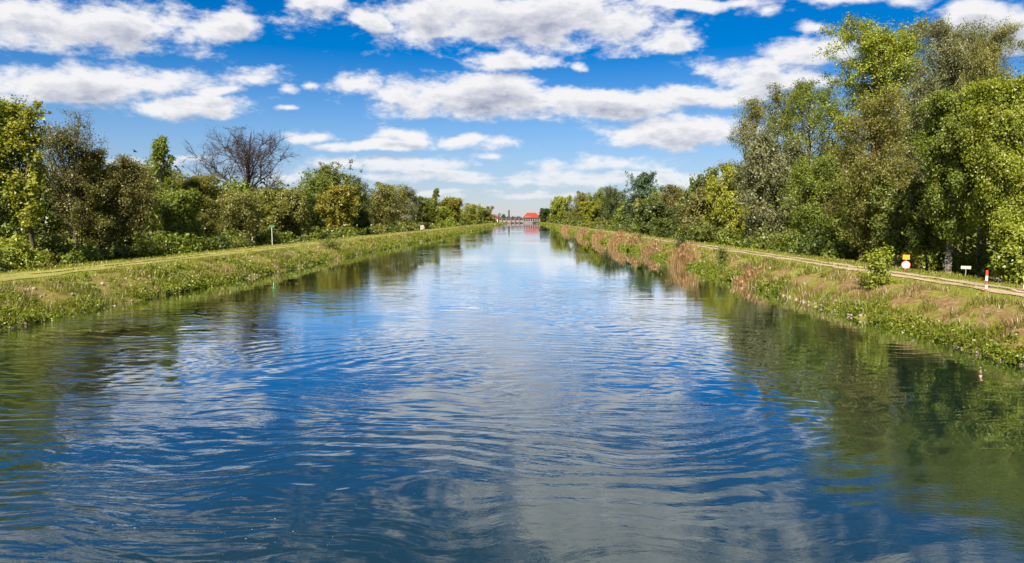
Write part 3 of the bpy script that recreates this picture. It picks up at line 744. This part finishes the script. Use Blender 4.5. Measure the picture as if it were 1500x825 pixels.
def band_y(rs, n, y0, y1): return y0 * (y1 / y0) ** rs.rand(n)
LODS = [(17, 45, 1.0), (45, 110, 1.7), (110, 300, 4.0), (300, 990, 11.0)]
def bank_grass(side, seed, lab):
    rs = np.random.RandomState(seed); gr, dr, hb = BAcc(), BAcc(), Acc()
    wl = 17.05 if side > 0 else -23.95; lip = 20.3 if side > 0 else -27.3
    for (y0, y1, k) in LODS:
        # slope: tall mixed grass
        n = int(17000 if k < 3 else 11000)
        y = band_y(rs, n, y0, y1); u = rs.rand(n); x = wl + (lip - wl) * u * 1.1
        p = fbm(x * .8 + 9 * side, y * .8 + 5, 3); keep = p > np.where(u < .32, -.25, np.where(u < .85, -.01, -.12))
        x, y, u = x[keep], y[keep], u[keep]
        z = gz(x, y); ok = z > 0.02; x, y, u = x[ok], y[ok], u[ok]; n = len(x)
        h = (.16 + .32 * rs.rand(n)) * (1.15 - .5 * u) * k ** .22; w = np.full(n, .032) * k ** 1.0
        dry = (fbm(x * .45 + 40, y * .45, 3) + rs.normal(0, .10, n) + (.10 if side > 0 else .0) * (u > .35)) > .13
        t_ = .25 + .5 * rs.rand(n) + fbm(x * .3, y * .3 + 70, 2) * .8
        gr.put(*blades(rs, x[~dry], y[~dry], h[~dry], w[~dry], .45, t_[~dry]))
        dr.put(*blades(rs, x[dry], y[dry], h[dry] * 1.15, w[dry], .55, rs.rand(dry.sum())))
        # dike top: short grass, leaving the ruts
        n = int(13000 if k < 3 else 8000)
        y = band_y(rs, n, y0, y1); x = (20.2 + rs.rand(n) * 9.0) if side > 0 else (-27.0 - rs.rand(n) * 9.5)
        ruts = (22.55, 24.3) if side > 0 else (-29.6, -31.4)
        hw = .42 if side > 0 else .5
        ok = np.ones(n, bool)
        for r in ruts: ok &= (np.abs(x - r) > hw) | (rs.rand(n) < (.06 if side > 0 else .6))
        x, y = x[ok], y[ok]; n = len(x)
        far_edge = np.clip((np.abs(x) - (26 if side > 0 else 33)) / 2.5, 0, 1)
        h = (.05 + .09 * rs.rand(n) + far_edge * .15 * rs.rand(n)) * k ** .3; w = np.full(n, .036) * k
        t_ = .35 + .5 * rs.rand(n) + fbm(x * .3 + 20, y * .15, 3) * 1.0
        dry = rs.rand(n) < (.12 + (.25 if side < 0 else .05) * (np.abs(np.abs(x) - (30.5 if side < 0 else 23.4)) < 1.6))
        gr.put(*blades(rs, x[~dry], y[~dry], h[~dry], w[~dry], .6, t_[~dry]))
        dr.put(*blades(rs, x[dry], y[dry], h[dry], w[dry], .6, rs.rand(dry.sum())))
        # leafy herbs, thickest at the waterline
        n = 900
        y = band_y(rs, n, y0, y1); u = rs.rand(n) ** 1.9; x = wl + (lip - wl) * u
        ok = fbm(x * .5 + 77, y * .35 + side, 3) > np.where(u < .3, -.16, .04); x, y, u = x[ok], y[ok], u[ok]; n = len(x)
        H = (.18 + .42 * rs.rand(n)) * (1.1 - .5 * u) * k ** .25; m_ = 34
        v = norm(rs.normal(0, 1, (n, m_, 3))) * rs.rand(n, m_, 1) ** .4; v[..., 2] = np.abs(v[..., 2])
        c = v * np.stack([H * .75 * k ** .4, H * .75 * k ** .5, H], 1)[:, None] + np.stack([x, y, gz(x, y)], 1)[:, None]
        c[..., 2] = np.maximum(c[..., 2], .03)
        tn = np.repeat(rs.rand(n) * .6, m_) + rs.rand(n * m_) * .4
        hb.put(*leaves(rs, c.reshape(-1, 3), .085 * k ** .75, tn, v.reshape(-1, 3), .5))
    e = add('grass', gr.mesh('grass', G_GREEN), kind='stuff', label='green grass covering the ' + lab, category='grass')
    add('dry_grass', dr.mesh('dry_grass', G_DRY), kind='stuff', label='dry straw-coloured grass scattered on the ' + lab, category='grass')
    add('herbs', hb.mesh('herbs', G_HERB), kind='stuff', label='leafy green herbs crowding the waterline of the ' + lab, category='herbs')
bank_grass(1, 81, 'right bank and dike')
bank_grass(-1, 82, 'left bank and dike')

def reed(px, py, X, wid, hgt, seed, label, n=900):
    rs = np.random.RandomState(seed); p = at_x(px, py, X); y0 = p[1]
    dx = rs.normal(0, .55, n); dy = rs.normal(0, wid * .42, n)
    x, y = X + dx, y0 + dy
    z = np.maximum(gz(x, y), -.4)
    h = hgt * (.55 + .5 * rs.rand(n)) * np.exp(-(dy / wid) ** 2 * .6)
    k = max(1.0, y0 / 70)
    A = BAcc(); A.put(*blades(rs, x - X, y - y0, h, np.full(n, .028 * k), .16, rs.rand(n), z))
    m_ = rs.rand(n) < .35   # plumes
    A.put(*blades(rs, x[m_] - X, y[m_] - y0, np.full(m_.sum(), .28), np.full(m_.sum(), .09 * k), .5, rs.rand(m_.sum()) * .5, z[m_] + h[m_] * .9))
    me = A.mesh('reed_clump', REED)
    o = add('reed_clump', me, None, (X, y0, 0), label=label, category='reeds', group='dry reeds along the right waterline')
reed(1000, 378, 17.2, 2.6, 2.5, 91, 'tall straw-coloured reed clump at the water, nearest and largest of the right bank', 1500)
reed(953, 366, 17.3, 2.6, 1.7, 92, 'low brownish reed clump just beyond the largest one')
reed(904, 350, 17.2, 5.5, 2.7, 93, 'tall pale reed clump in the middle of the right bank', 1500)
reed(926, 355, 18.2, 3.0, 1.8, 96, 'small reed clump a little way up the bank right of the pale one', 600)
reed(876, 347, 17.2, 9, 2.5, 94, 'brownish reed clump left of the tall pale clump')
reed(852, 343, 17.2, 14, 2.4, 95, 'long dull reed clump toward the far right bank', 1300)
reed(828, 338, 17.2, 26, 2.5, 97, 'farthest brown reed strip along the right waterline', 1500)
reed(1096, 408, 17.3, .8, .9, 98, 'small dry grass tuft at the water between reeds and sapling', 500)

def shrub(px, py0, py1, X, wpx, pal, seed, name, label, frac=.3, lmul=.7):
    p = at_x(px, py1, X); y = p[1]; H = at_x(px, py0, X)[2] - float(gz(X, y)); R = wpx / 1000 * y * .5
    tree(name, label, 'shrub', 'bush', seed, X, y, max(H, .5), R, pal, BARK, 0, None, lmul, frac)
shrub(1280, 368, 440, 19.4, 38, 'lime', 101, 'sapling', 'bright green leafy sapling on the right bank below the track', .16, .8)
shrub(1058, 362, 395, 18.6, 20, 'mid', 102, 'sapling', 'dark narrow sapling on the right bank near the reeds', .06, .8)
shrub(994, 347, 368, 20.0, 22, 'dark', 103, 'sapling', 'small dark sapling at the lip of the bank behind the largest reeds', .06, .8)
shrub(934, 342, 362, 19.0, 12, 'mid', 104, 'sapling', 'thin green sapling among the reeds of the right bank', .05, .8)
shrub(484, 350, 374, -26.2, 46, 'mid', 105, 'shrub', 'dark green shrub on the left bank slope below the golden tree', .10, .9)
shrub(618, 331, 339, -35, 6, 'blossom', 106, 'shrub', 'tiny white blossoming shrub far along the left treeline', .06, 1.2)
shrub(30, 352, 390, -36.8, 75, 'lime', 107, 'shrub', 'low bright green shrub at the foot of the leftmost tree', .5, 1)
shrub(88, 352, 388, -40.5, 90, 'mid', 107, 'shrub', 'dark green shrub between the trunks of the two leftmost trees', .5, 1)
shrub(240, 345, 372, -36.4, 40, 'fresh', 108, 'shrub', 'light green shrub at the foot of the slender birch', .3, 1)

# stones along the waterline and on the bare patches
def stones(name, side, seed, label):
    rs = np.random.RandomState(seed)
    ico = np.array([(0, 0, 1), (.89, 0, .45), (.28, .85, .45), (-.72, .53, .45), (-.72, -.53, .45), (.28, -.85, .45), (.72, .53, -.45), (-.28, .85, -.45), (-.89, 0, -.45), (-.28, -.85, -.45), (.72, -.53, -.45), (0, 0, -1)])
    f = np.array([(0, 1, 2), (0, 2, 3), (0, 3, 4), (0, 4, 5), (0, 5, 1), (1, 6, 2), (2, 7, 3), (3, 8, 4), (4, 9, 5), (5, 10, 1), (6, 7, 2), (7, 8, 3), (8, 9, 4), (9, 10, 5), (10, 6, 1), (11, 7, 6), (11, 8, 7), (11, 9, 8), (11, 10, 9), (11, 6, 10)])
    n = 700; y = band_y(rs, n, 18, 160)
    wl = 17.0 if side > 0 else -23.9; lip = 20.3 if side > 0 else -27.3
    x = wl + (lip - wl) * np.where(rs.rand(n) < .45, rs.rand(n) * .12 - .05, .4 + .55 * rs.rand(n))
    s_ = (.03 + .07 * rs.rand(n) ** 2) * (1 + y / 200)
    if side > 0: 
        pk = fbm(x * .4, y * .22 + 11, 3) > .0; s_ = np.where((x > 18) & ~pk, s_ * .4, s_)
    Vt = ico[None] * (1 + .35 * (rs.rand(n, 12, 1) - .5)) * (s_[:, None] * (.6 + .8 * rs.rand(n, 3)))[:, None] + np.stack([x, y, gz(x, y) + s_ * .15], 1)[:, None]
    F = (f[None] + np.arange(n)[:, None, None] * 12).reshape(-1, 3)
    add(name, mesh_np(name, Vt.reshape(-1, 3), F, None, STONE), kind='stuff', label=label, category='stones')
STONE = mat_plain('pale_stone', (0.25, 0.20, 0.165), .9, .2, .35, 6)
stones('stones', 1, 111, 'pale stones lying along the right bank')
stones('stones', -1, 112, 'pale stones lying along the left waterline')

# ------------------------------------------------------------------ bollards and signs
RED, WHITE = mat_plain('red_paint', (0.52, 0.06, 0.03), .5, .4, .15, 9), mat_plain('white_paint', (0.74, 0.72, 0.68), .5, .4, .08, 9)
STEEL = mat_plain('galvanised_steel', (0.40, 0.41, 0.41), .45, .4, .15, 8, .6)
YELLOW, GREENP, BLACK = mat_plain('yellow_paint', (0.5, 0.27, 0.012), .5, .4, .1, 7), mat_plain('green_paint', (0.03, 0.20, 0.07), .5, .4, .1, 7), mat_plain('plain_black', (0.02, 0.02, 0.02), .5, .3, .2, 7)
def bollard(x, y, label):
    z = float(gz(x, y)) - .02
    e = empty('bollard', (x, y, z), label, 'bollard', 'striped bollards across the right track')
    b = [0, .17, .37, .57, .80, 1.04]
    for i in range(5):
        MB().cyl(0, 0, b[i], b[i + 1], .055, n=18).build('red_band' if i % 2 == 0 else 'white_band', RED if i % 2 == 0 else WHITE, e)
    MB().cyl(0, 0, 1.04, 1.06, .055, .035, n=18).build('cap', RED, e)
p = at_x(1444, 427, 21.9); bollard(21.9, p[1], 'red and white striped bollard standing on the grass beside the track')
p = at_x(1500, 427, 23.75); bollard(23.75, p[1], 'red and white striped bollard cut by the right edge of the photo')

def text_mesh(name, body, size, mat, parent, loc, rot=(math.pi / 2, 0, 0)):
    cu = bpy.data.curves.new(name, 'FONT'); cu.body = body; cu.size = size; cu.align_x = 'CENTER'; cu.align_y = 'CENTER'; cu.extrude = .002
    o = bpy.data.objects.new(name, cu); col.objects.link(o)
    dg = bpy.context.evaluated_depsgraph_get(); me = bpy.data.meshes.new_from_object(o.evaluated_get(dg))
    bpy.data.objects.remove(o); me.materials.clear(); me.materials.append(mat)
    k = add(name, me, parent, loc); k.rotation_euler = rot; return k
X = 27.0; p = at_x(1327, 388, X); y = p[1]; zg = float(gz(X, y))
e = empty('traffic_sign', (X, y, zg), 'round white sign with red ring under a small yellow plate', 'sign', None, -.45)
zc = p[2] - zg
pl_ = at_x(1329, 377, X)[2] - zg
MB().cyl(0, .035, -.3, pl_ + .15, .03).build('post', STEEL, e)
MB().disc_y(0, 0, zc, .285, .012).build('disc', WHITE, e)
MB().disc_y(0, -.006, zc, .29, .008, r_in=.24).build('red_ring', RED, e)
MB().box(-.05, .05, -.006, -.001, zc - .07, zc + .08).build('emblem', mat_plain('grey_print', (.35, .34, .36), .6), e)
MB().box(-.22, .22, -.004, .006, pl_ - .17, pl_ + .17).build('yellow_plate', YELLOW, e)
X = 29.0; p = at_x(1415, 392, X); y = p[1]; zg = float(gz(X, y))
e = empty('sign_board', (X, y, zg), 'small white board on a post right of the thick birch trunk', 'sign', None, -.5)
MB().cyl(0, .03, -.3, p[2] - zg + .1, .03).build('post', STEEL, e)
MB().box(-.28, .28, -.01, .008, p[2] - zg - .10, p[2] - zg + .10).build('board', mat_plain('shaded_white', (0.36, 0.36, 0.35), .7), e)  # white board; the shade on it is put into its grey base colour
X = -34.0; p = at_x(398, 330, X); y = p[1]; zg = float(gz(X, y))
e = empty('marker_post', (X, y, zg), 'slim pale post with a small green plate before the left trees', 'post', None, .4)
MB().cyl(0, .04, -.3, p[2] - zg, .045).build('post', mat_plain('pale_post', (.5, .5, .48), .6), e)
MB().box(-.3, .3, -.012, -.006, p[2] - zg - .32, p[2] - zg + .02).build('plate', GREENP, e)

# ------------------------------------------------------------------ weir and powerhouse at the far end
TILE, PLASTER = mat_plain('red_roof_tile', (0.22, 0.028, 0.014), .8, .2, .2, .8), mat_plain('grey_plaster', (0.17, 0.15, 0.15), .9, .2, .2, .4)
CONC, GATE = mat_plain('weir_concrete', (0.19, 0.13, 0.10), .9, .2, .2, .5), mat_plain('gate_steel', (0.20, 0.17, 0.21), .6, .3, .2, .5)
BRICKM, GLASS = mat_plain('chimney_brick', (0.055, 0.05, 0.055), .9, .2, .2, .5), mat_plain('window_glass', (0.03, 0.035, 0.045), .15, .5, .1)
DECK = mat_plain('deck_steel', (0.09, 0.065, 0.065), .8, .2, .2, .5)
YB = 1001.0
e = empty('weir', (-21, YB, 0), 'long low weir bridge with piers and gates closing the canal', 'weir')
MB().box(-21, 19, 0, 6, 5.9, 6.9).build('deck', DECK, e)
MB().box(-21, 19, .3, .5, 7.6, 7.75).build('railing', DECK, e)
for i in range(21): MB().box(-20.95 + i * 1.99, -20.85 + i * 1.99, .3, .5, 6.9, 7.6).build('railing_post', DECK, e)
for i in range(7):
    x0 = -20 + i * 6.3
    MB().box(x0, x0 + 1.6, -2.5, 6.2, -3, 5.9).build('pier', CONC, e)
    if i < 6:
        MB().box(x0 + 1.6, x0 + 6.3, 1.5, 2.0, 1.3 if i > 2 else .4, 5.2).build('gate', GATE, e)
        MB().box(x0 + 1.6, x0 + 6.3, 2.2, 5.5, -3, .9).build('sill', BLACK, e)
e = empty('powerhouse', (9, YB - 2, 0), 'grey powerhouse with a broad red hipped roof at the canal end', 'building')
MB().box(-12, 13, 0, 16, -3, 7.6).build('wall', PLASTER, e)
r = MB().poly([(-13, -1, 7.6), (14, -1, 7.6), (14, 17, 7.6), (-13, 17, 7.6), (-6, 8, 15.2), (7, 8, 15.2)], [(0, 1, 5, 4), (1, 2, 5), (2, 3, 4, 5), (3, 0, 4), (3, 2, 1, 0)]).build('roof', TILE, e)
for i in range(3):
    x0 = -9.5 + i * 3.1
    MB().poly([(x0, .2, 8.4), (x0 + 2, .2, 8.4), (x0 + 2, .2, 10), (x0 + 1, .2, 11), (x0, .2, 10), (x0, 4, 8.4), (x0 + 2, 4, 8.4), (x0 + 2, 4, 10), (x0 + 1, 4, 11), (x0, 4, 10)],
              [(0, 1, 2, 3, 4), (1, 6, 7, 2), (2, 7, 8, 3), (3, 8, 9, 4), (4, 9, 5, 0), (9, 8, 7, 6, 5)]).build('dormer', PLASTER, r)
MB().cyl(6.5, 8, 15, 19.5, .18, .1, 8).build('mast', STEEL, r)
for i in range(7):
    x0 = -10.5 + i * 3.3
    MB().box(x0, x0 + 1.8, -.06, .02, 3.2, 6.4).build('window', GLASS, e)
MB().box(2, 12.6, -.1, .02, -.5, 2.4).build('intake_opening', BLACK, e)  # solid black slab; its colour stands in for the dark inside an opening
e = empty('gatehouse', (-43.5, YB - 4, float(gz(-43.5, YB))), 'small house with a steep orange-red roof at the left end of the weir', 'building')
MB().box(-4, 4, 0, 8, -.4, 5.6).build('wall', WHITE, e)
MB().poly([(-5, -.8, 5.6), (5, -.8, 5.6), (5, 8.8, 5.6), (-5, 8.8, 5.6), (-2.2, 4, 13), (-.8, 4, 13)], [(0, 1, 5, 4), (1, 2, 5), (2, 3, 4, 5), (3, 0, 4), (3, 2, 1, 0)]).build('roof', TILE, e)
for x0 in (-2.8, .9): MB().box(x0, x0 + 1.6, -.06, .02, 2, 4.2).build('window', GLASS, e)
e = empty('chimney_tower', (-25.2, 1075, 0.3), 'dark slender chimney tower rising behind the weir', 'chimney')
MB().cyl(0, 0, 0, 18.5, 1.5, 1.15, 14).build('shaft', BRICKM, e)
MB().cyl(0, 0, 18.5, 19.4, 1.5, 1.5, 14).build('rim', BRICKM, e)

rs = np.random.RandomState(7)
A = Acc()
for i in range(70):
    x = -110 + i * 3.2 + rs.normal(0, 2); y = 1120 + rs.rand() * 60
    H = 8 + 4 * rs.rand() + (8 if -55 < x < -30 else 0) * (1 - abs(x + 42) / 16 if abs(x + 42) < 16 else 0)
    v = norm(rs.normal(0, 1, (260, 3))) * rs.rand(260, 1) ** .4
    A.put(*leaves(rs, v * np.array([4, 4, H * .5]) + np.array([x, y, H * .5]), 1.5, rs.rand() * .4 + rs.rand(260) * .6, v))
add('wood', A.mesh('wood', PAL['far']), kind='stuff', label='far dark wood on the horizon behind the weir', category='wood')

# flecks of foam drifting on the near water
FOAM = mat_plain('foam', (0.4, 0.42, 0.43), .6)
n = 22; p = [at_y(330 + rs.normal(0, 60), 770 + rs.normal(0, 25), 10) for _ in range(1)]
q = []
for _ in range(n):
    d = ray(350 + rs.normal(0, 75), 772 + rs.normal(0, 28)); k = -CAMH / d[2]; q.append((d[0] * k, d[1] * k))
q = np.array(q); a = np.arange(6) * math.pi / 3
rr = .004 + .008 * rs.rand(n) ** 2
Vt = np.stack([q[:, None, 0] + rr[:, None] * np.cos(a) * 1.4, q[:, None, 1] + rr[:, None] * np.sin(a), np.full((n, 6), .006)], -1)
Vt2 = Vt * 1.0; Vt2[..., 2] = .002
add('foam', mesh_np('foam', Vt.reshape(-1, 3), (np.arange(6)[None] + np.arange(n)[:, None] * 6), None, FOAM), kind='stuff', label='tiny white foam flecks drifting on the near water', category='foam')
